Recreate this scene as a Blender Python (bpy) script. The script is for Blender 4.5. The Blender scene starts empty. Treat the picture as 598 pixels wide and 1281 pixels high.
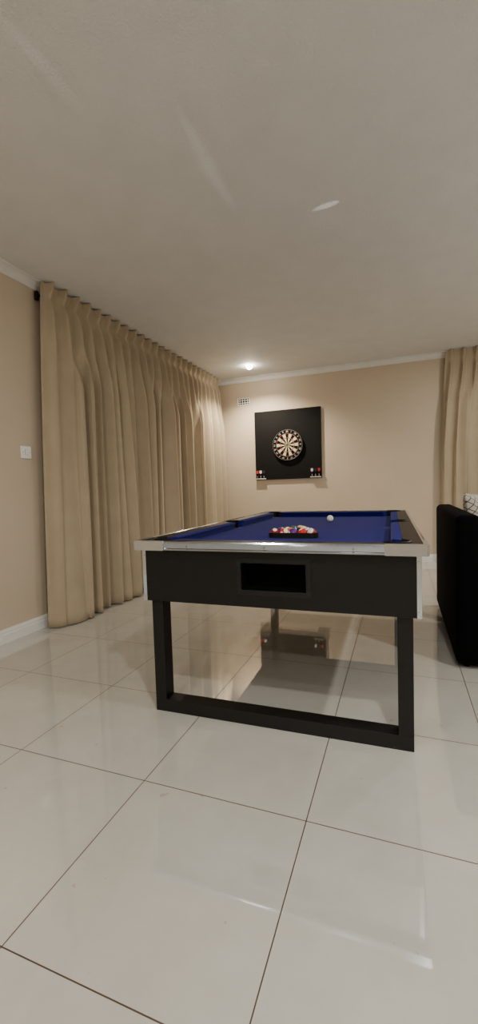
import bpy, bmesh, math, random
from mathutils import Vector, Matrix
random.seed(7)
scene=bpy.context.scene
col=scene.collection

# ---------------------------------------------------------------- helpers
def lin(c):
    out=[]
    for v in c:
        v/=255.0
        out.append(v/12.92 if v<=0.04045 else ((v+0.055)/1.055)**2.4)
    return (out[0],out[1],out[2],1.0)

def mat(name,rgb,rough=0.6,metal=0.0,rgb2=None,nscale=8.0,bump=0.0,bscale=60.0,coat=0.0,sheen=0.0,emit=None,estr=0.0,spec=0.5):
    m=bpy.data.materials.new(name); m.use_nodes=True
    nt=m.node_tree; b=nt.nodes['Principled BSDF']
    b.inputs['Base Color'].default_value=lin(rgb)
    b.inputs['Roughness'].default_value=rough
    b.inputs['Metallic'].default_value=metal
    b.inputs['Specular IOR Level'].default_value=spec
    b.inputs['Coat Weight'].default_value=coat
    b.inputs['Sheen Weight'].default_value=sheen
    if emit:
        b.inputs['Emission Color'].default_value=lin(emit)
        b.inputs['Emission Strength'].default_value=estr
    tc=nt.nodes.new('ShaderNodeTexCoord')
    if rgb2 is None: rgb2=tuple(max(0,c*0.93) for c in rgb)
    n=nt.nodes.new('ShaderNodeTexNoise'); n.inputs['Scale'].default_value=nscale; n.inputs['Detail'].default_value=4
    nt.links.new(tc.outputs['Object'],n.inputs['Vector'])
    mx=nt.nodes.new('ShaderNodeMix'); mx.data_type='RGBA'
    mx.inputs['A'].default_value=lin(rgb); mx.inputs['B'].default_value=lin(rgb2)
    nt.links.new(n.outputs['Fac'],mx.inputs['Factor'])
    nt.links.new(mx.outputs['Result'],b.inputs['Base Color'])
    if bump>0:
        n2=nt.nodes.new('ShaderNodeTexNoise'); n2.inputs['Scale'].default_value=bscale; n2.inputs['Detail'].default_value=3
        nt.links.new(tc.outputs['Object'],n2.inputs['Vector'])
        bp=nt.nodes.new('ShaderNodeBump'); bp.inputs['Strength'].default_value=bump; bp.inputs['Distance'].default_value=0.01
        nt.links.new(n2.outputs['Fac'],bp.inputs['Height'])
        nt.links.new(bp.outputs['Normal'],b.inputs['Normal'])
    return m

def obj_from_bm(name,bm,parent=None,mats=(),loc=(0,0,0),rot=(0,0,0),smooth=False):
    me=bpy.data.meshes.new(name); bm.normal_update(); bm.to_mesh(me); bm.free()
    for m in mats: me.materials.append(m)
    if smooth:
        for p in me.polygons: p.use_smooth=True
    o=bpy.data.objects.new(name,me); col.objects.link(o)
    o.location=loc; o.rotation_euler=rot
    if parent: o.parent=parent
    return o

def add_box(bm,size,center,bevel=0.0,seg=2,mi=0,matrix=None):
    r=bmesh.ops.create_cube(bm,size=1.0)
    vs=r['verts']
    for v in vs:
        v.co=Vector((v.co.x*size[0]+center[0],v.co.y*size[1]+center[1],v.co.z*size[2]+center[2]))
    if matrix: 
        for v in vs: v.co=matrix@v.co
    fs=set(f for v in vs for f in v.link_faces)
    for f in fs: f.material_index=mi
    if bevel>0:
        es=list(set(e for v in vs for e in v.link_edges))
        r2=bmesh.ops.bevel(bm,geom=es,offset=bevel,segments=seg,profile=0.5,affect='EDGES')
        for f in r2['faces']: f.material_index=mi

def box(name,size,center,parent=None,m=None,bevel=0.0,seg=2,rot=(0,0,0),smooth=False):
    bm=bmesh.new(); add_box(bm,size,(0,0,0),bevel,seg)
    return obj_from_bm(name,bm,parent,[m] if m else [],center,rot,smooth)

def add_cyl(bm,r1,r2,h,center,seg=32,mi=0,matrix=None,caps=True):
    ret=bmesh.ops.create_cone(bm,cap_ends=caps,segments=seg,radius1=r1,radius2=r2,depth=h)
    vs=ret['verts']
    for v in vs: v.co+=Vector(center)
    if matrix:
        for v in vs: v.co=matrix@v.co
    for f in set(f for v in vs for f in v.link_faces):
        f.material_index=mi
        if len(f.verts)==4: f.smooth=True

def empty(name,loc,rot=(0,0,0)):
    e=bpy.data.objects.new(name,None); e.empty_display_size=0.1; col.objects.link(e)
    e.location=loc; e.rotation_euler=rot
    return e
def tag(o,label,cat,group=None):
    o["label"]=label; o["category"]=cat
    if group: o["group"]=group
def struct(o,label=None):
    o["kind"]="structure"
    if label: o["label"]=label

# ---------------------------------------------------------------- camera
cam_d=bpy.data.cameras.new('camera'); cam=bpy.data.objects.new('camera',cam_d); col.objects.link(cam)
cam_d.sensor_fit='VERTICAL'; cam_d.sensor_height=36.0; cam_d.lens=531.0/1281.0*36.0
cam_d.clip_start=0.02
R=Vector((0.9349,0.3533,-0.0312)).normalized()
F=Vector((-0.3548,0.9334,-0.0549)); F=(F-R*F.dot(R)).normalized()
U=R.cross(F).normalized()
M=Matrix(((R.x,U.x,-F.x,0),(R.y,U.y,-F.y,0),(R.z,U.z,-F.z,1.06),(0,0,0,1)))
cam.matrix_world=M
scene.camera=cam

# ---------------------------------------------------------------- materials
m_wall=mat('wall_paint',(194,180,160),0.55,rgb2=(187,172,152),nscale=3,bump=0.06,bscale=180)
m_ceil=mat('ceiling_paint',(218,218,216),0.8,rgb2=(204,204,202),nscale=5,bump=0.5,bscale=110)
m_white=mat('white_gloss_paint',(222,222,219),0.35,nscale=4)
m_plastic=mat('white_plastic',(242,241,238),0.3)
m_black=mat('black_laminate',(9,9,10),0.4,rgb2=(13,13,13),nscale=20,bump=0.05,bscale=200,spec=0.3)
m_leg=mat('black_powder_coat',(9,9,9),0.5,rgb2=(14,13,13),nscale=30,bump=0.08,bscale=300,spec=0.3)
m_chrome=mat('brushed_aluminium',(190,198,210),0.12,1.0,rgb2=(168,176,188),nscale=15)
m_cap=mat('chrome_cap',(212,220,232),0.12,1.0,rgb2=(190,198,210))
m_dark=mat('recess_shade',(3,3,3),0.8,spec=0.1)  # near-black colour standing in for shade inside openings
m_cloth=mat('blue_baize',(17,22,106),0.95,rgb2=(13,17,90),nscale=120,bump=0.1,bscale=500,sheen=0.05,spec=0.05)
m_rail=mat('dark_rail_wood',(18,12,10),0.4,rgb2=(11,8,7),nscale=10,spec=0.2)
m_leather=mat('black_leather',(8,8,8),0.5,spec=0.3)
m_cork=mat('black_board_paint',(8,8,8),0.8,rgb2=(12,12,12),nscale=40,bump=0.1,spec=0.2)
m_sofa=mat('black_velvet',(3,3,4),0.95,rgb2=(6,6,7),nscale=25,bump=0.15,bscale=250,spec=0.05)
m_metal=mat('dark_metal',(40,34,30),0.4,0.8)
m_steel=mat('steel',(190,190,190),0.3,1.0)
m_bulb=mat('lamp_glow',(255,244,225),0.5,emit=(255,243,222),estr=200)

def curtain_mat(name,c1,c2):
    m=mat(name,c1,0.75,rgb2=c2,nscale=6,sheen=0.08,spec=0.25)
    nt=m.node_tree; b=nt.nodes['Principled BSDF']
    tc=[n for n in nt.nodes if n.type=='TEX_COORD'][0]
    mp=nt.nodes.new('ShaderNodeMapping'); mp.inputs['Scale'].default_value=(500,30,300)
    n2=nt.nodes.new('ShaderNodeTexNoise'); n2.inputs['Scale'].default_value=1; n2.inputs['Detail'].default_value=2
    nt.links.new(tc.outputs['Object'],mp.inputs['Vector']); nt.links.new(mp.outputs['Vector'],n2.inputs['Vector'])
    bp=nt.nodes.new('ShaderNodeBump'); bp.inputs['Strength'].default_value=0.15; bp.inputs['Distance'].default_value=0.003
    nt.links.new(n2.outputs['Fac'],bp.inputs['Height']); nt.links.new(bp.outputs['Normal'],b.inputs['Normal'])
    return m
m_curt=curtain_mat('curtain_fabric',(174,160,137),(158,144,122))

# floor tiles
def floor_mat():
    m=bpy.data.materials.new('polished_porcelain'); m.use_nodes=True
    nt=m.node_tree; b=nt.nodes['Principled BSDF']; L=nt.links.new
    g=nt.nodes.new('ShaderNodeNewGeometry'); s=nt.nodes.new('ShaderNodeSeparateXYZ'); L(g.outputs['Position'],s.inputs[0])
    def mth(op,a,bv=None,cv=None):
        n=nt.nodes.new('ShaderNodeMath'); n.operation=op
        for i,v in enumerate((a,bv,cv)):
            if v is None: continue
            if isinstance(v,(int,float)): n.inputs[i].default_value=v
            else: L(v,n.inputs[i])
        return n.outputs[0]
    T=0.6
    def g1(out,off):
        return mth('PINGPONG',mth('DIVIDE',mth('SUBTRACT',out,off),T),0.5)
    dx=g1(s.outputs['X'],-0.288-6); dy=g1(s.outputs['Y'],1.272-6)
    d=mth('MINIMUM',dx,dy)
    mask=mth('LESS_THAN',d,0.0028)
    n=nt.nodes.new('ShaderNodeTexNoise'); n.inputs['Scale'].default_value=2.2; n.inputs['Detail'].default_value=8; n.inputs['Roughness'].default_value=0.65; L(g.outputs['Position'],n.inputs['Vector'])
    cr=nt.nodes.new('ShaderNodeValToRGB')
    cr.color_ramp.elements[0].position=0.3; cr.color_ramp.elements[0].color=lin((176,175,168))
    cr.color_ramp.elements[1].position=0.7; cr.color_ramp.elements[1].color=lin((190,189,183))
    L(n.outputs['Fac'],cr.inputs[0])
    n2=nt.nodes.new('ShaderNodeTexNoise'); n2.inputs['Scale'].default_value=16; n2.inputs['Detail'].default_value=6; L(g.outputs['Position'],n2.inputs['Vector'])
    sp=mth('GREATER_THAN',n2.outputs['Fac'],0.715)
    mx0=nt.nodes.new('ShaderNodeMix'); mx0.data_type='RGBA'; L(mth('MULTIPLY',sp,0.3),mx0.inputs['Factor']); L(cr.outputs[0],mx0.inputs['A']); mx0.inputs['B'].default_value=lin((150,105,80))
    mx=nt.nodes.new('ShaderNodeMix'); mx.data_type='RGBA'; L(mask,mx.inputs['Factor']); L(mx0.outputs['Result'],mx.inputs['A']); mx.inputs['B'].default_value=lin((66,48,38))
    L(mx.outputs['Result'],b.inputs['Base Color'])
    rr=mth('ADD',mth('MULTIPLY',mask,0.5),0.03); L(rr,b.inputs['Roughness'])
    ior=mth('SUBTRACT',2.9,mth('MULTIPLY',mask,1.2)); L(ior,b.inputs['IOR'])
    return m
m_floor=floor_mat()

# ---------------------------------------------------------------- room shell
XL,XR,YB,YF,H=-2.68,3.4,6.2,-2.8,2.74
cx=(XL+XR)/2; cy=(YB+YF)/2; sx=XR-XL; sy=YB-YF
o=box('floor',(sx+0.2,sy+0.2,0.1),(cx,cy,-0.05),None,m_floor); struct(o,"large glossy cream porcelain floor tiles with thin brown grout")
o=box('ceiling',(sx+0.2,sy+0.2,0.1),(cx,cy,H+0.05),None,m_ceil); struct(o,"off-white painted plaster ceiling")
o=box('wall_left',(0.1,sy,H),(XL-0.05,cy,H/2),None,m_wall); struct(o,"beige painted wall")
o=box('wall_right',(0.1,sy,H),(XR+0.05,cy,H/2),None,m_wall); struct(o,"beige painted wall")
o=box('wall_back',(sx+0.2,0.1,H),(cx,YB+0.05,H/2),None,m_wall); struct(o,"warm beige painted wall with dartboard")
o=box('wall_front',(sx+0.2,0.1,H),(cx,YF-0.05,H/2),None,m_wall); struct(o,"beige painted wall")

def profile_run(name,prof,p0,p1,nrm,label):
    bm=bmesh.new(); rings=[]
    for p in (p0,p1):
        rings.append([bm.verts.new((p[0]+nrm[0]*a,p[1]+nrm[1]*a,z)) for a,z in prof])
    n=len(prof)
    for i in range(n):
        j=(i+1)%n
        bm.faces.new((rings[0][i],rings[0][j],rings[1][j],rings[1][i]))
    bm.faces.new(rings[0]); bm.faces.new(rings[1][::-1])
    bmesh.ops.recalc_face_normals(bm,faces=bm.faces)
    o=obj_from_bm(name,bm,None,[m_white]); struct(o,label); return o
bp=[(0,0),(0.018,0),(0.018,0.062),(0.013,0.068),(0.013,0.082),(0.008,0.09),(0.006,0.098),(0,0.1)]
profile_run('baseboard_left',bp,(XL,YF),(XL,YB),(1,0),"white moulded skirting board")
profile_run('baseboard_back',bp,(XL,YB),(XR,YB),(0,-1),"white moulded skirting board")
cp=[(0,H),(0,H-0.07),(0.008,H-0.07),(0.012,H-0.058)]+[(0.012+0.04*(1-math.cos(t)),H-0.058+0.048*math.sin(t)) for t in (0.3,0.6,0.9,1.2,1.5)]+[(0.056,H-0.008),(0.056,H)]
for nm,a,b2,nr in (('trim_1',(XL,YF),(XL,YB),(1,0)),('trim_2',(XL,YB),(XR,YB),(0,-1))):
    profile_run(nm,cp,a,b2,nr,"white cove cornice").data.materials[0]=m_ceil

# ---------------------------------------------------------------- curtains
def curtain(name,length,top,bottom,npleat,amp,flare,seed,place,label,group=None,edge=None):
    rnd=random.Random(seed)
    ph=[rnd.uniform(0,6.28) for _ in range(8)]
    amps=[rnd.uniform(0.5,1.4) for _ in range(npleat+2)]
    nu=npleat*20; nv=60
    bm=bmesh.new(); grid=[]
    for j in range(nv+1):
        t=j/nv; tt=t**1.6
        z=top+(bottom-top)*tt
        hd=(top-z)
        row=[]
        for i in range(nu+1):
            u=i/nu; q=u*npleat
            ridge=math.exp(-((q-math.floor(q)-0.5)/0.15)**2)
            pinch=math.exp(-((hd-0.12)/0.05)**2)
            b=min(1,max(0,(hd-0.10)/0.7)); b=b*b*(3-2*b)
            k=int(min(npleat,max(0,math.floor(q)))); f=q-math.floor(q)
            a=amps[k]*(1-abs(f-0.5))+0.5*(amps[max(0,k-1)] if f<0.5 else amps[k+1])*abs(f-0.5)
            warp=0.34*math.sin(q*1.1+ph[0]+t*0.8)+0.28*math.sin(q*0.53+ph[1]-t*0.6)
            w=0.5-0.5*math.cos(2*math.pi*(q+b*warp))
            w=w**1.1
            broad=0.5+0.5*math.sin(q*2*math.pi*0.31+ph[2]+0.4*t)
            d0=0.010+ridge*(0.066-0.036*pinch)+0.006*pinch*math.cos(6*math.pi*f)*ridge
            d1=amp*(0.12+a*(0.85*w))+0.05*broad*b*(0.5+0.5*t)
            d=d0*(1-b)+d1*b
            pin=1-math.exp(-(u*length/0.035)**2)
            s=u*length+ pin*(b*0.024*math.sin(2*math.pi*q*1.0+ph[3]+t*1.2)+0.03*b*t*math.sin(q*0.7+ph[4]))
            d=0.012+(d-0.012)*pin
            d+=flare(u*length,t)
            d+=0.003*math.sin(9*t+q*3+ph[5])*b*pin
            if edge: s+=edge(u*length,t)
            row.append(bm.verts.new(place(s,d,z+0.006*ridge*(1-min(1,hd/0.05)))))
        grid.append(row)
    for j in range(nv):
        for i in range(nu):
            bm.faces.new((grid[j][i],grid[j][i+1],grid[j+1][i+1],grid[j+1][i]))
    bmesh.ops.recalc_face_normals(bm,faces=bm.faces)
    o=obj_from_bm(name,bm,None,[m_curt],smooth=True)
    sm=o.modifiers.new('thickness','SOLIDIFY'); sm.thickness=0.003; sm.offset=0
    tag(o,label,"curtain",group)
    return o
XC=-2.615
fl=lambda s,t: 0.14*t**1.8*math.exp(-((s-0.18)/0.075)**2)
curtain('curtain',2.40,2.728,0.008,17,0.13,fl,3,lambda s,d,z:(XC+d,2.66+s,z),"long beige pinch-pleat curtain hanging along the side wall","beige floor-length curtains",edge=lambda s,t:-0.12*t*math.exp(-s/0.3))
curtain('curtain',1.05,2.728,0.008,8,0.13,lambda s,t:0.0,11,lambda s,d,z:(XC+d,5.065+s,z),"shorter-width beige pinch-pleat curtain meeting the wall corner","beige floor-length curtains")
curtain('curtain',1.7,2.728,0.008,12,0.11,lambda s,t:0.0,23,lambda s,d,z:(0.56+s-0.05*min(1,(2.72-z)/1.2),YB-0.065-d,z),"beige pinch-pleat curtain on the dartboard wall","beige floor-length curtains")
def rail(p0,p1,label):
    root=empty('curtain_rail',((p0[0]+p1[0])/2,(p0[1]+p1[1])/2,p0[2]))
    d=Vector(p1)-Vector(p0); L=d.length
    bm=bmesh.new(); add_box(bm,(L,0.012,0.016),(0,0,0),0.003)
    ang=math.atan2(d.y,d.x)
    obj_from_bm('track',bm,root,[m_metal],(0,0,0),(0,0,ang))
    for e in (-1,1):
        bm=bmesh.new(); add_box(bm,(0.025,0.030,0.07),(e*(L/2+0.012),0,-0.01),0.005)
        obj_from_bm('end_cap',bm,root,[m_metal],(0,0,0),(0,0,ang))
    tag(root,label,"curtain rail")
rail((XL+0.03,2.665,2.63),(XL+0.03,6.08,2.63),"dark metal curtain rail fixed high on the side wall")
rail((0.58,YB-0.03,2.63),(2.3,YB-0.03,2.63),"dark metal curtain rail above the curtained window")

# ---------------------------------------------------------------- switch & vent
sw=empty('light_switch',(XL,2.487,1.388))
m_grey=mat('grey_plastic',(150,148,145),0.4)
box('plate',(0.01,0.094,0.094),(0.005,0,0),sw,m_plastic,0.003)
box('surround',(0.003,0.024,0.040),(0.0105,0,0),sw,m_grey,0.001)
box('rocker',(0.006,0.020,0.036),(0.013,0.0,0),sw,m_plastic,0.002,rot=(0,0.12,0))
for y in (-0.033,0.033):
    bm=bmesh.new()
    add_cyl(bm,0.003,0.003,0.002,(0,0,0),10,matrix=Matrix.Translation((0.0108,y,0))@Matrix.Rotation(math.pi/2,4,'Y'))
    obj_from_bm('screw',bm,sw,[m_grey])
tag(sw,"small square white plastic light switch on beige wall","light switch")
bm=bmesh.new()
W,Hh=0.2,0.11
for z in (-Hh/2+0.006,Hh/2-0.006): add_box(bm,(W,0.010,0.012),(0,-0.005,z))
for x in (-W/2+0.007,W/2-0.007): add_box(bm,(0.014,0.010,Hh),(x,-0.005,0))
for i in range(1,5): add_box(bm,(0.010,0.004,Hh),(-W/2+W*i/5,-0.005,0))
for i in range(1,3): add_box(bm,(W,0.004,0.009),(0,-0.005,-Hh/2+Hh*i/3))
v=obj_from_bm('air_vent',bm,None,[m_plastic],(-2.22,YB,2.385))
bm=bmesh.new(); add_box(bm,(W-0.01,0.002,Hh-0.01),(0,-0.001,0)); obj_from_bm('shade_backing',bm,v,[m_dark])  # thin near-black sheet paints the shade in the vent openings
tag(v,"small white gridded air brick vent high on the wall","air vent")

# ---------------------------------------------------------------- dart backboard + dartboard
BX,BZ=-1.548,1.692
o=box('dart_backboard',(1.0,0.03,1.02),(BX,YB-0.0165,BZ),None,m_cork,0.002); tag(o,"large square black backboard mounted on beige wall","dartboard backboard")
m_cream=mat('sisal_cream',(222,204,166),0.9,nscale=60); m_sblk=mat('sisal_black',(10,10,9),0.9,spec=0.2)
m_red=mat('sisal_red',(170,30,28),0.9); m_green=mat('sisal_green',(22,98,54),0.9)
m_num=mat('number_white',(225,222,214),0.5)
db=empty('dartboard',(-1.537,YB-0.033,1.679))
bm=bmesh.new(); add_cyl(bm,0.2255,0.2255,0.036,(0,0,0),72,0,Matrix.Rotation(math.pi/2,4,'X'))
obj_from_bm('board_body',bm,db,[m_sblk],(0,-0.018,0))
bm=bmesh.new(); yy=-0.0375
def pt(r,a): return (r*math.sin(a),yy,r*math.cos(a))
rings=[(0.0159,0.099,'s'),(0.099,0.107,'r'),(0.107,0.162,'s'),(0.162,0.170,'r')]
for k in range(20):
    a0=(k-0.5)*math.pi/10
    for r0,r1,kind in rings:
        for h in range(3):
            b0=a0+h*math.pi/30; b1=b0+math.pi/30
            f=bm.faces.new([bm.verts.new(pt(r0,b0)),bm.verts.new(pt(r1,b0)),bm.verts.new(pt(r1,b1)),bm.verts.new(pt(r0,b1))])
            f.material_index=(1 if k%2==0 else 0) if kind=='s' else (2 if k%2==0 else 3)
for r0,r1,mi in ((0.0064,0.0159,3),(0.0,0.0064,2)):
    for k in range(40):
        b0=k*math.pi/20;b1=b0+math.pi/20
        vs=[bm.verts.new(pt(r1,b0)),bm.verts.new(pt(r1,b1))]+([bm.verts.new(pt(r0,b1)),bm.verts.new(pt(r0,b0))] if r0>0 else [bm.verts.new(pt(0,0))])
        bm.faces.new(vs).material_index=mi
bmesh.ops.recalc_face_normals(bm,faces=bm.faces)
obj_from_bm('scoring_face',bm,db,[m_cream,m_sblk,m_red,m_green])
bm=bmesh.new()
for rr in (0.0159,0.099,0.107,0.162,0.170,0.2215):
    n=72
    for k in range(n):
        a0=k*2*math.pi/n;a1=(k+1)*2*math.pi/n; w=0.0008 if rr<0.2 else 0.003
        y0=yy-0.001
        f=bm.faces.new([bm.verts.new(((rr-w)*math.sin(a0),y0,(rr-w)*math.cos(a0))),bm.verts.new(((rr+w)*math.sin(a0),y0,(rr+w)*math.cos(a0))),bm.verts.new(((rr+w)*math.sin(a1),y0,(rr+w)*math.cos(a1))),bm.verts.new(((rr-w)*math.sin(a1),y0,(rr-w)*math.cos(a1)))])
for k in range(20):
    a=(k-0.5)*math.pi/10
    add_box(bm,(0.0012,0.001,0.17-0.016),(0,yy-0.001,0.093),matrix=Matrix.Rotation(a,4,'Y'))
obj_from_bm('wire_spider',bm,db,[m_steel])
nums=[20,1,18,4,13,6,10,15,2,17,3,19,7,16,8,11,14,9,12,5]
for k,nn in enumerate(nums):
    cu=bpy.data.curves.new('n','FONT'); cu.body=str(nn); cu.size=0.036; cu.align_x='CENTER'; cu.align_y='CENTER'; cu.extrude=0.0005
    to=bpy.data.objects.new('n',cu); col.objects.link(to)
    bpy.context.view_layer.update()
    me=to.to_mesh()
    a=k*math.pi/10
    T=Matrix.Translation((0.196*math.sin(a),yy-0.0005,0.196*math.cos(a)))@Matrix.Rotation(a,4,'Y')@Matrix.Rotation(math.pi/2,4,'X')
    me2=me.copy(); me2.transform(T); bm=bmesh.new(); bm.from_mesh(me2)
    to.to_mesh_clear(); bpy.data.meshes.remove(me2); bpy.data.objects.remove(to); bpy.data.curves.remove(cu)
    obj_from_bm('number',bm,db,[m_num])
tag(db,"round bristle dartboard with black and cream segments on black backboard","dartboard")

m_fl=[mat('flight_red',(200,40,40),0.5),mat('flight_white',(235,232,228),0.5),mat('flight_navy',(30,30,60),0.5)]
m_hold=mat('holder_plastic',(205,202,196),0.4)
for hx in (-1.965,-1.135):
    hy=YB-0.033
    bm=bmesh.new(); add_box(bm,(0.16,0.006,0.014),(0,-0.003,0),0.002); add_box(bm,(0.16,0.024,0.004),(0,-0.016,-0.003),0.0015)
    h=obj_from_bm('dart_holder',bm,None,[m_hold],(hx,hy,1.197)); tag(h,"white plastic dart holder on the backboard's lower edge","dart holder","dart holders")
    for i in range(3):
        d=empty('dart',(hx-0.05+i*0.05,hy-0.018,1.160))
        bm=bmesh.new(); add_cyl(bm,0.0008,0.0014,0.03,(0,0,0.015),10); obj_from_bm('point',bm,d,[m_steel])
        bm=bmesh.new(); add_cyl(bm,0.0036,0.0036,0.05,(0,0,0.055),14); obj_from_bm('barrel',bm,d,[m_steel])
        bm=bmesh.new(); add_cyl(bm,0.0025,0.0018,0.045,(0,0,0.1025),10); obj_from_bm('shaft',bm,d,[m_leather])
        bm=bmesh.new()
        for q in range(4):
            A=Matrix.Rotation(q*math.pi/2+0.6,4,'Z')
            vs=[bm.verts.new(A@Vector(p)) for p in ((0,0,0.11),(0.019,0,0.125),(0.019,0,0.155),(0.010,0,0.163),(0,0,0.158))]
            bm.faces.new(vs)
        fo=obj_from_bm('flight',bm,d,[m_fl[(i+(0 if hx<-1.5 else 1))%3]])
        s=fo.modifiers.new('t','SOLIDIFY'); s.thickness=0.001
        tag(d,"steel-tipped dart with flat flights standing in white holder","dart","darts in the holders")

# ---------------------------------------------------------------- pool table
TH=0.019
HW,HL=0.628,1.12
PC=(-0.556,1.691+HL,0)
pt_root=empty('pool_table',PC,(0,0,TH))
tag(pt_root,"pool table with blue cloth, black cabinet and aluminium edging","pool table")
def eval_bool(o,cutters):
    for c in cutters:
        md=o.modifiers.new('b','BOOLEAN'); md.operation='DIFFERENCE'; md.object=c; md.solver='EXACT'
    bpy.context.view_layer.update()
    dg=bpy.context.evaluated_depsgraph_get()
    me=bpy.data.meshes.new_from_object(o.evaluated_get(dg))
    o.modifiers.clear(); o.data=me
PY=HL-0.105
PX=0.525
holes=[(-PX,-PY),(PX,-PY),(-PX,PY),(PX,PY),(-.552,0),(.552,0)]
cut=[]
for hx,hy in holes:
    bm=bmesh.new(); add_cyl(bm,0.055,0.055,0.3,(0,0,0),32)
    cut.append(obj_from_bm('cut',bm,pt_root,[m_leather],(hx,hy,0.80)))
bed=box('playing_bed',(1.12,2*HL-0.15,0.03),(0,0,0.77),pt_root,m_cloth)
eval_bool(bed,cut)
bm=bmesh.new()
z0,z1=0.788,0.828
ix,iy=0.548,HL-0.085; ox,oy=HW-0.007,HL-0.007
ringv=[]
for z in (z0,z1):
    ringv.append([[bm.verts.new((x,y,z)) for x,y in ((-ox,-oy),(ox,-oy),(ox,oy),(-ox,oy))],[bm.verts.new((x,y,z)) for x,y in ((-ix,-iy),(ix,-iy),(ix,iy),(-ix,iy))]])
for k in range(4):
    j=(k+1)%4
    bm.faces.new((ringv[1][0][k],ringv[1][0][j],ringv[1][1][j],ringv[1][1][k]))
    bm.faces.new((ringv[0][0][k],ringv[0][1][k],ringv[0][1][j],ringv[0][0][j]))
    bm.faces.new((ringv[0][0][k],ringv[0][0][j],ringv[1][0][j],ringv[1][0][k]))
    bm.faces.new((ringv[0][1][k],ringv[1][1][k],ringv[1][1][j],ringv[0][1][j]))
bmesh.ops.recalc_face_normals(bm,faces=bm.faces)
rf=obj_from_bm('rail_frame',bm,pt_root,[m_rail]); eval_bool(rf,cut)
for c in cut: bpy.data.objects.remove(c)
def cushion(a,b,inn,horizontal,sgn):
    base=iy if horizontal else ix
    nose=base-0.047
    bm=bmesh.new()
    prof=[(base+0.0,0.786),(base,0.827),(nose+0.008,0.828),(nose,0.822),(nose+0.012,0.806),(nose+0.02,0.786)]
    rr=[]
    for e,(s,dirn) in enumerate(((a,1),(b,-1))):
        vs=[]
        for d,z in prof:
            k=(base-d)/0.047*inn*dirn
            p=(s+k,sgn*d,z) if horizontal else (sgn*d,s+k,z)
            vs.append(bm.verts.new(p))
        rr.append(vs)
    n=len(prof)
    for i in range(n):
        j=(i+1)%n; bm.faces.new((rr[0][i],rr[0][j],rr[1][j],rr[1][i]))
    bm.faces.new(rr[0]); bm.faces.new(rr[1][::-1])
    bmesh.ops.recalc_face_normals(bm,faces=bm.faces)
    obj_from_bm('cushion',bm,pt_root,[m_cloth])
for s in (-1,1):
    cushion(-(PX-0.053),PX-0.053,0.04,True,s)
    cushion(-(PY-0.053),-0.058,0.035,False,s)
    cushion(0.058,PY-0.053,0.035,False,s)
for hx,hy in holes:
    if abs(hy)>0.1: ang=math.atan2(math.copysign(1,hy),math.copysign(1,hx))
    else: ang=0 if hx>0 else math.pi
    bm=bmesh.new(); n=28; span=math.radians(230)
    prev=None
    prof=[(0.0545,0.70),(0.0545,0.831),(0.051,0.834),(0.047,0.831),(0.047,0.70)]
    for k in range(n+1):
        t=ang-span/2+span*k/n
        cur=[bm.verts.new((r*math.cos(t),r*math.sin(t),z)) for r,z in prof]
        if prev:
            for i in range(len(prof)-1): bm.faces.new((prev[i],prev[i+1],cur[i+1],cur[i]))
            bm.faces.new((prev[-1],prev[0],cur[0],cur[-1]))
        else: bm.faces.new(cur)
        prev=cur
    bm.faces.new(prev[::-1])
    add_cyl(bm,0.054,0.054,0.004,(0,0,0.70),24)
    bmesh.ops.recalc_face_normals(bm,faces=bm.faces)
    obj_from_bm('pocket',bm,pt_root,[m_leather],(hx,hy,0))
def edge(length,c,ang):
    bm=bmesh.new()
    prof=[(0,0.788),(0,0.829),(-0.006,0.832),(-0.014,0.830),(-0.017,0.824),(-0.014,0.818),(-0.012,0.800),(-0.017,0.796),(-0.017,0.790),(-0.012,0.787)]
    rr=[[bm.verts.new((s,y,z)) for y,z in prof] for s in (-length/2,length/2)]
    n=len(prof)
    for i in range(n):
        j=(i+1)%n; bm.faces.new((rr[0][i],rr[0][j],rr[1][j],rr[1][i]))
    bm.faces.new(rr[0]); bm.faces.new(rr[1][::-1])
    bmesh.ops.recalc_face_normals(bm,faces=bm.faces)
    for q in range(-1,2):
        add_cyl(bm,0.005,0.004,0.003,(0,0,0),12,matrix=Matrix.Translation((q*length*0.36,-0.0145,0.809))@Matrix.Rotation(math.pi/2,4,'X'))
    obj_from_bm('edge_trim',bm,pt_root,[m_chrome],c,(0,0,ang))
edge(2*HW-0.25,(0,-HL+0.010,0),0); edge(2*HW-0.25,(0,HL-0.010,0),math.pi)
edge(2*HL-0.25,(HW-0.010,0,0),math.pi/2); edge(2*HL-0.25,(-HW+0.010,0,0),-math.pi/2)
for sxn in (-1,1):
    for syn in (-1,1):
        bm=bmesh.new(); L=0.15; t=0.010
        poly=[(L,-0.008)]
        r=0.008
        for k in range(7):
            a=math.radians(270-90*k/6)
            poly.append((-0.008+r+r*math.cos(a),-0.008+r+r*math.sin(a)))
        poly+= [(-0.008,L),(t,L),(t,t),(L,t)]
        lo=[bm.verts.new((x,y,0.787)) for x,y in poly]; hi=[bm.verts.new((x,y,0.8325)) for x,y in poly]
        n=len(poly)
        for i in range(n):
            j=(i+1)%n; bm.faces.new((lo[i],lo[j],hi[j],hi[i]))
        bm.faces.new(hi); bm.faces.new(lo[::-1])
        for v in bm.verts:
            v.co.x=sxn*(HW-v.co.x); v.co.y=syn*(HL-v.co.y)
        bmesh.ops.recalc_face_normals(bm,faces=bm.faces)
        bmesh.ops.bevel(bm,geom=[e for e in bm.edges if abs(e.verts[0].co.z-e.verts[1].co.z)<1e-4],offset=0.0025,segments=3,affect='EDGES')
        obj_from_bm('corner_cap',bm,pt_root,[m_cap])
CW,CL=0.608,HL-0.03
cab=box('cabinet',(2*CW,2*CL,0.242),(0,0,0.542+0.121),pt_root,m_black,0.002)
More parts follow.
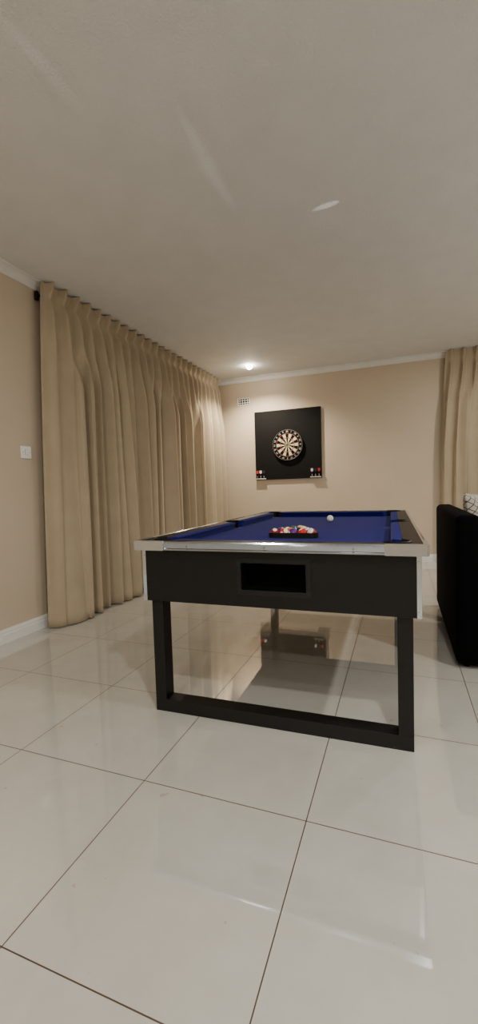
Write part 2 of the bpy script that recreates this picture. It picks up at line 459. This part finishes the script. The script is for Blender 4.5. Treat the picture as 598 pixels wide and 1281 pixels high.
RX=0.025; RZ=0.677
bm=bmesh.new(); add_box(bm,(0.286,0.24,0.128),(0,0,0))
c=obj_from_bm('cut',bm,pt_root,[m_dark],(RX,-CL+0.05,RZ)); eval_bool(cab,[c]); bpy.data.objects.remove(c)
bm=bmesh.new()
add_box(bm,(0.284,0.004,0.126),(0,0.10,0)); add_box(bm,(0.284,0.1,0.003),(0,0.05,0.0615)); add_box(bm,(0.284,0.1,0.003),(0,0.05,-0.0615))
add_box(bm,(0.003,0.1,0.126),(-0.1405,0.05,0)); add_box(bm,(0.003,0.1,0.126),(0.1405,0.05,0))
obj_from_bm('ball_return',bm,pt_root,[m_dark],(RX,-CL+0.003,RZ))  # liner coloured near-black so the opening reads as shaded
bm=bmesh.new()
fw,fh,b_=0.325,0.158,0.020
yf=-CL-0.0005
for z in (-fh/2+b_/2,fh/2-b_/2): add_box(bm,(fw,0.003,b_),(0,0,z),0.0008)
for x in (-fw/2+b_/2,fw/2-b_/2): add_box(bm,(b_,0.003,fh-2*b_),(x,0,0),0.0008)
obj_from_bm('ball_return_frame',bm,pt_root,[mat('frame_plastic',(15,15,15),0.35,spec=0.35)],(RX,yf,RZ))
for sxn in (-1,1):
    for syn in (-1,1):
        bm=bmesh.new()
        add_box(bm,(0.018,0.003,0.242),(sxn*(CW-0.009+0.003),syn*(CL+0.0015),0.663),0.0006)
        add_box(bm,(0.003,0.018,0.242),(sxn*(CW+0.0015),syn*(CL-0.009),0.663),0.0006)
        for z in (0.565,0.76): add_cyl(bm,0.004,0.003,0.003,(0,0,0),10,matrix=Matrix.Translation((sxn*(CW-0.008),syn*(CL+0.004),z))@Matrix.Rotation(math.pi/2,4,'X'))
        obj_from_bm('corner_strip',bm,pt_root,[m_cap])
for syn in (-1,1):
    yc=syn*(HL-0.05-0.0325)
    for sxn in (-1,1):
        box('leg',(0.058,0.075,0.542-0.06),(sxn*(0.580-0.029),yc,0.06+0.241),pt_root,m_leg,0.002)
    box('foot_rail',(1.160,0.075,0.06),(0,yc,0.03),pt_root,m_leg,0.002)

# balls
cols=[(235,190,40),(25,50,160),(200,35,30),(80,35,120),(225,95,30),(20,105,60),(140,25,30),(15,15,15)]
def ball_mat(i):
    c=cols[(i-1)%8] if i else (240,236,222)
    m=mat('ball_%d_resin'%i,c,0.08,coat=0.5)
    nt=m.node_tree; b=nt.nodes['Principled BSDF']; L=nt.links.new
    tc=nt.nodes.new('ShaderNodeTexCoord'); s=nt.nodes.new('ShaderNodeSeparateXYZ'); L(tc.outputs['Object'],s.inputs[0])
    def mth(op,a,bv):
        n=nt.nodes.new('ShaderNodeMath'); n.operation=op
        if isinstance(a,(int,float)): n.inputs[0].default_value=a
        else: L(a,n.inputs[0])
        if bv is not None: n.inputs[1].default_value=bv
        return n.outputs[0]
    dot=mth('GREATER_THAN',s.outputs['X'],0.0225)
    fac=dot
    if i>8:
        st=mth('GREATER_THAN',mth('ABSOLUTE',s.outputs['Z'],None),0.0165)
        n=nt.nodes.new('ShaderNodeMath'); n.operation='MAXIMUM'; L(dot,n.inputs[0]); L(st,n.inputs[1]); fac=n.outputs[0]
    if i:
        mx=nt.nodes.new('ShaderNodeMix'); mx.data_type='RGBA'; L(fac,mx.inputs['Factor']); mx.inputs['A'].default_value=lin(c); mx.inputs['B'].default_value=lin((238,232,214))
        L(mx.outputs['Result'],b.inputs['Base Color'])
    return m
BR=0.0254; ZC=0.785
names={1:'yellow',2:'blue',3:'red',4:'purple',5:'orange',6:'green',7:'maroon',8:'black'}
def ball(i,x,y):
    bm=bmesh.new(); bmesh.ops.create_uvsphere(bm,u_segments=28,v_segments=18,radius=BR)
    o=obj_from_bm('cue_ball' if i==0 else 'pool_ball',bm,None,[ball_mat(i)],(x,y,ZC+BR+0.0005),(random.uniform(-1.3,1.3),random.uniform(-1.3,1.3),random.uniform(-2.6,-0.6)),smooth=True)
    if i==0: tag(o,"plain white cue ball on the blue cloth","cue ball")
    else: tag(o,("solid %s"%names[i] if i<9 else "white ball with %s stripe"%names[i-8])+(" pool ball in the rack" if i<9 else " in the triangular rack"),"pool ball","pool balls in the rack")
RCX,RCY=-0.545,2.285
order=[7,11,4,3,15,12,5,8,10,14,2,13,6,9,1]
k=0; sp=0.0512
for r in range(5):
    for q in range(5-r):
        ball(order[k],RCX+(q-(4-r)/2)*sp,RCY-0.03+r*sp*0.866); k+=1
ball(0,-0.50,3.27)
cxs=[(-2*sp,-0.03),(2*sp,-0.03),(0,-0.03+4*sp*0.866)]
def off(r):
    P=[]
    for i,(x,y) in enumerate(cxs):
        base=[210,330,90][i]
        for q in range(9):
            a=math.radians(base-60+120*q/8)
            P.append((x+r*math.cos(a),y+r*math.sin(a)))
    return P
bm=bmesh.new(); Pi=off(BR+0.0012); Po=off(BR+0.009); n=len(Pi)
vi0=[bm.verts.new((x,y,0)) for x,y in Pi]; vi1=[bm.verts.new((x,y,0.028)) for x,y in Pi]
vo0=[bm.verts.new((x,y,0)) for x,y in Po]; vo1=[bm.verts.new((x,y,0.028)) for x,y in Po]
for i in range(n):
    j=(i+1)%n
    bm.faces.new((vi1[i],vi1[j],vo1[j],vo1[i])); bm.faces.new((vo0[i],vo0[j],vi0[j],vi0[i]))
    bm.faces.new((vo0[i],vo1[i],vo1[j],vo0[j])); bm.faces.new((vi0[i],vi0[j],vi1[j],vi1[i]))
bmesh.ops.recalc_face_normals(bm,faces=bm.faces)
o=obj_from_bm('ball_rack',bm,None,[m_leather],(RCX,RCY,ZC+0.0005)); tag(o,"black triangular rack around the pool balls","ball rack")

# ---------------------------------------------------------------- armchair (black)
ac=empty('armchair',(0.29,2.63,0))
tag(ac,"black velvet armchair with high back beside the pool table","armchair")
def soft(name,size,center,bev,rot=(0,0,0),taper=None):
    bm=bmesh.new(); add_box(bm,size,(0,0,0),bev,5)
    if taper: 
        for v in bm.verts: v.co=taper(v.co)
    return obj_from_bm(name,bm,ac,[m_sofa],center,rot,True)
AL=1.38
soft('backrest',(0.13,AL,0.855),(0.065,AL/2,0.02+0.4275),0.04)
def arm_t(co):
    c=co.copy()
    if c.z>0: c.z-=0.14*(c.x+0.40)/0.8*(c.z/0.37)
    return c
soft('arm',(0.80,0.17,0.80),(0.10+0.40,0.086,0.02+0.40),0.035,taper=arm_t)
soft('arm',(0.80,0.17,0.80),(0.10+0.40,AL-0.086,0.02+0.40),0.035,taper=arm_t)
soft('seat_base',(0.76,AL-0.35,0.26),(0.125+0.38,AL/2,0.03+0.13),0.03)
soft('seat_cushion',(0.76,AL-0.36,0.16),(0.135+0.38,AL/2,0.295+0.08),0.055)
for x in (0.06,0.85):
    for y in (0.07,AL-0.07):
        bm=bmesh.new(); add_cyl(bm,0.018,0.024,0.03,(x,y,0.015),16); obj_from_bm('foot',bm,ac,[m_leather])
def lattice():
    m=mat('lattice_fabric',(205,200,190),0.9)
    nt=m.node_tree; b=nt.nodes['Principled BSDF']; L=nt.links.new
    tc=nt.nodes.new('ShaderNodeTexCoord'); s=nt.nodes.new('ShaderNodeSeparateXYZ'); L(tc.outputs['Object'],s.inputs[0])
    def mth(op,a,bv):
        n=nt.nodes.new('ShaderNodeMath'); n.operation=op
        for i,v in enumerate((a,bv)):
            if isinstance(v,(int,float)): n.inputs[i].default_value=v
            else: L(v,n.inputs[i])
        return n.outputs[0]
    p=mth('PINGPONG',mth('MULTIPLY',mth('ADD',s.outputs['Y'],s.outputs['Z']),20),0.5)
    q=mth('PINGPONG',mth('MULTIPLY',mth('SUBTRACT',s.outputs['Y'],s.outputs['Z']),20),0.5)
    f=mth('LESS_THAN',mth('MINIMUM',p,q),0.07)
    mx=nt.nodes.new('ShaderNodeMix'); mx.data_type='RGBA'; L(f,mx.inputs['Factor']); mx.inputs['A'].default_value=lin((165,161,153)); mx.inputs['B'].default_value=lin((60,57,55))
    L(mx.outputs['Result'],b.inputs['Base Color']); return m
bm=bmesh.new(); N=20; hs=0.26
top=[];bot=[]
for i in range(N+1):
    r1=[];r2=[]
    for j in range(N+1):
        u=-1+2*i/N; v=-1+2*j/N
        th=0.06*((1-u**4)*(1-v**4))**0.6+0.004
        pin=1-0.06*(1-abs(u)**2)*abs(v)**3; pin2=1-0.06*(1-abs(v)**2)*abs(u)**3
        r1.append(bm.verts.new((th,u*hs*pin2,v*hs*pin))); r2.append(bm.verts.new((-th,u*hs*pin2,v*hs*pin)))
    top.append(r1);bot.append(r2)
for i in range(N):
    for j in range(N):
        bm.faces.new((top[i][j],top[i+1][j],top[i+1][j+1],top[i][j+1])); bm.faces.new((bot[i][j],bot[i][j+1],bot[i+1][j+1],bot[i+1][j]))
for i in range(N):
    for A,B in (((i,0),(i+1,0)),((i,N),(i+1,N)),((0,i),(0,i+1)),((N,i),(N,i+1))):
        bm.faces.new((top[A[0]][A[1]],top[B[0]][B[1]],bot[B[0]][B[1]],bot[A[0]][A[1]]))
bmesh.ops.recalc_face_normals(bm,faces=bm.faces)
o=obj_from_bm('throw_pillow',bm,None,[lattice()],(0.565,3.46,0.725),(0.0,-0.18,-0.45),True); tag(o,"light throw pillow with dark lattice pattern on the black armchair","pillow")

# ---------------------------------------------------------------- downlights & lighting
def downlight(x,y):
    bm=bmesh.new(); n=32
    prof=[(0.036,-0.001),(0.038,-0.007),(0.052,-0.006),(0.056,-0.001)]
    prev=None;first=None
    for k in range(n):
        a=2*math.pi*k/n; cur=[bm.verts.new((r*math.cos(a),r*math.sin(a),z)) for r,z in prof]
        if prev:
            for i in range(3): bm.faces.new((prev[i],prev[i+1],cur[i+1],cur[i]))
        else: first=cur
        prev=cur
    for i in range(3): bm.faces.new((prev[i],prev[i+1],first[i+1],first[i]))
    bmesh.ops.recalc_face_normals(bm,faces=bm.faces)
    d=obj_from_bm('downlight',bm,None,[m_plastic],(x,y,H))
    bm=bmesh.new(); bmesh.ops.create_uvsphere(bm,u_segments=24,v_segments=12,radius=0.042)
    for vv in bm.verts: vv.co.z*=0.95
    obj_from_bm('bulb',bm,d,[m_bulb],(0,0,-0.012),smooth=True)
    tag(d,"small round recessed ceiling downlight, switched on","downlight","ceiling downlights")
    return d
LC=(1,0.95,0.86)
def area(x,y,z,power,size,rot=(0,0,0),color=LC):
    ld=bpy.data.lights.new('light_source','AREA'); ld.shape='DISK'; ld.size=size; ld.energy=power; ld.color=color
    lo=bpy.data.objects.new('light_source',ld); lo.location=(x,y,z); lo.rotation_euler=rot; col.objects.link(lo); return lo
def spot(x,y,z,target,power,angle,blend,radius=0.03,color=(1,0.85,0.66)):
    ld=bpy.data.lights.new('light_source','SPOT'); ld.energy=power; ld.spot_size=math.radians(angle); ld.spot_blend=blend; ld.shadow_soft_size=radius; ld.color=color
    lo=bpy.data.objects.new('light_source',ld); lo.location=(x,y,z); d=Vector(target)-Vector((x,y,z)); lo.rotation_euler=d.to_track_quat('-Z','Y').to_euler(); col.objects.link(lo); return lo
downlight(-1.91,5.6)
spot(-1.91,5.6,H-0.075,(-1.85,5.72,0),190,140,0.7,0.035)
for (x,y,p) in ((1.6,4.6,36),(1.7,1.6,40),(-1.2,-0.2,12),(0.4,0.2,46),(-0.4,-1.7,44)):
    downlight(x,y)
    area(x,y,H-0.065,p,0.14)
ld=bpy.data.lights.new('light_source','POINT'); ld.energy=24; ld.color=(1,0.95,0.87); ld.shadow_soft_size=0.2  # added fill light without a fixture, out of view, brightens the ceiling
lo=bpy.data.objects.new('light_source',ld); lo.location=(2.0,2.9,1.75); col.objects.link(lo)
spot(1.4,2.45,2.15,(-0.393,2.68,H),140,1.7,0.5,0.003,(1,0.97,0.9))  # added narrow beam without a fixture, makes the bright ceiling mark
spot(-0.80,-1.3,2.42,(-0.91,2.1,H),220,1.4,0.9,0.006,(1,0.95,0.85))  # added grazing beam without a fixture, draws a faint ceiling streak
spot(-1.35,-1.3,2.42,(-1.29,1.4,H),100,1.4,0.9,0.006,(1,0.95,0.85))  # another added beam for a ceiling streak, no fixture
spot(0.2,-1.3,2.30,(-0.09,4.2,H),260,1.0,0.9,0.006,(1,0.95,0.85))  # added beam for the far ceiling streak, no fixture

w=bpy.data.worlds.new('world'); scene.world=w; w.use_nodes=True
w.node_tree.nodes['Background'].inputs[0].default_value=(1,0.85,0.7,1); w.node_tree.nodes['Background'].inputs[1].default_value=0.05
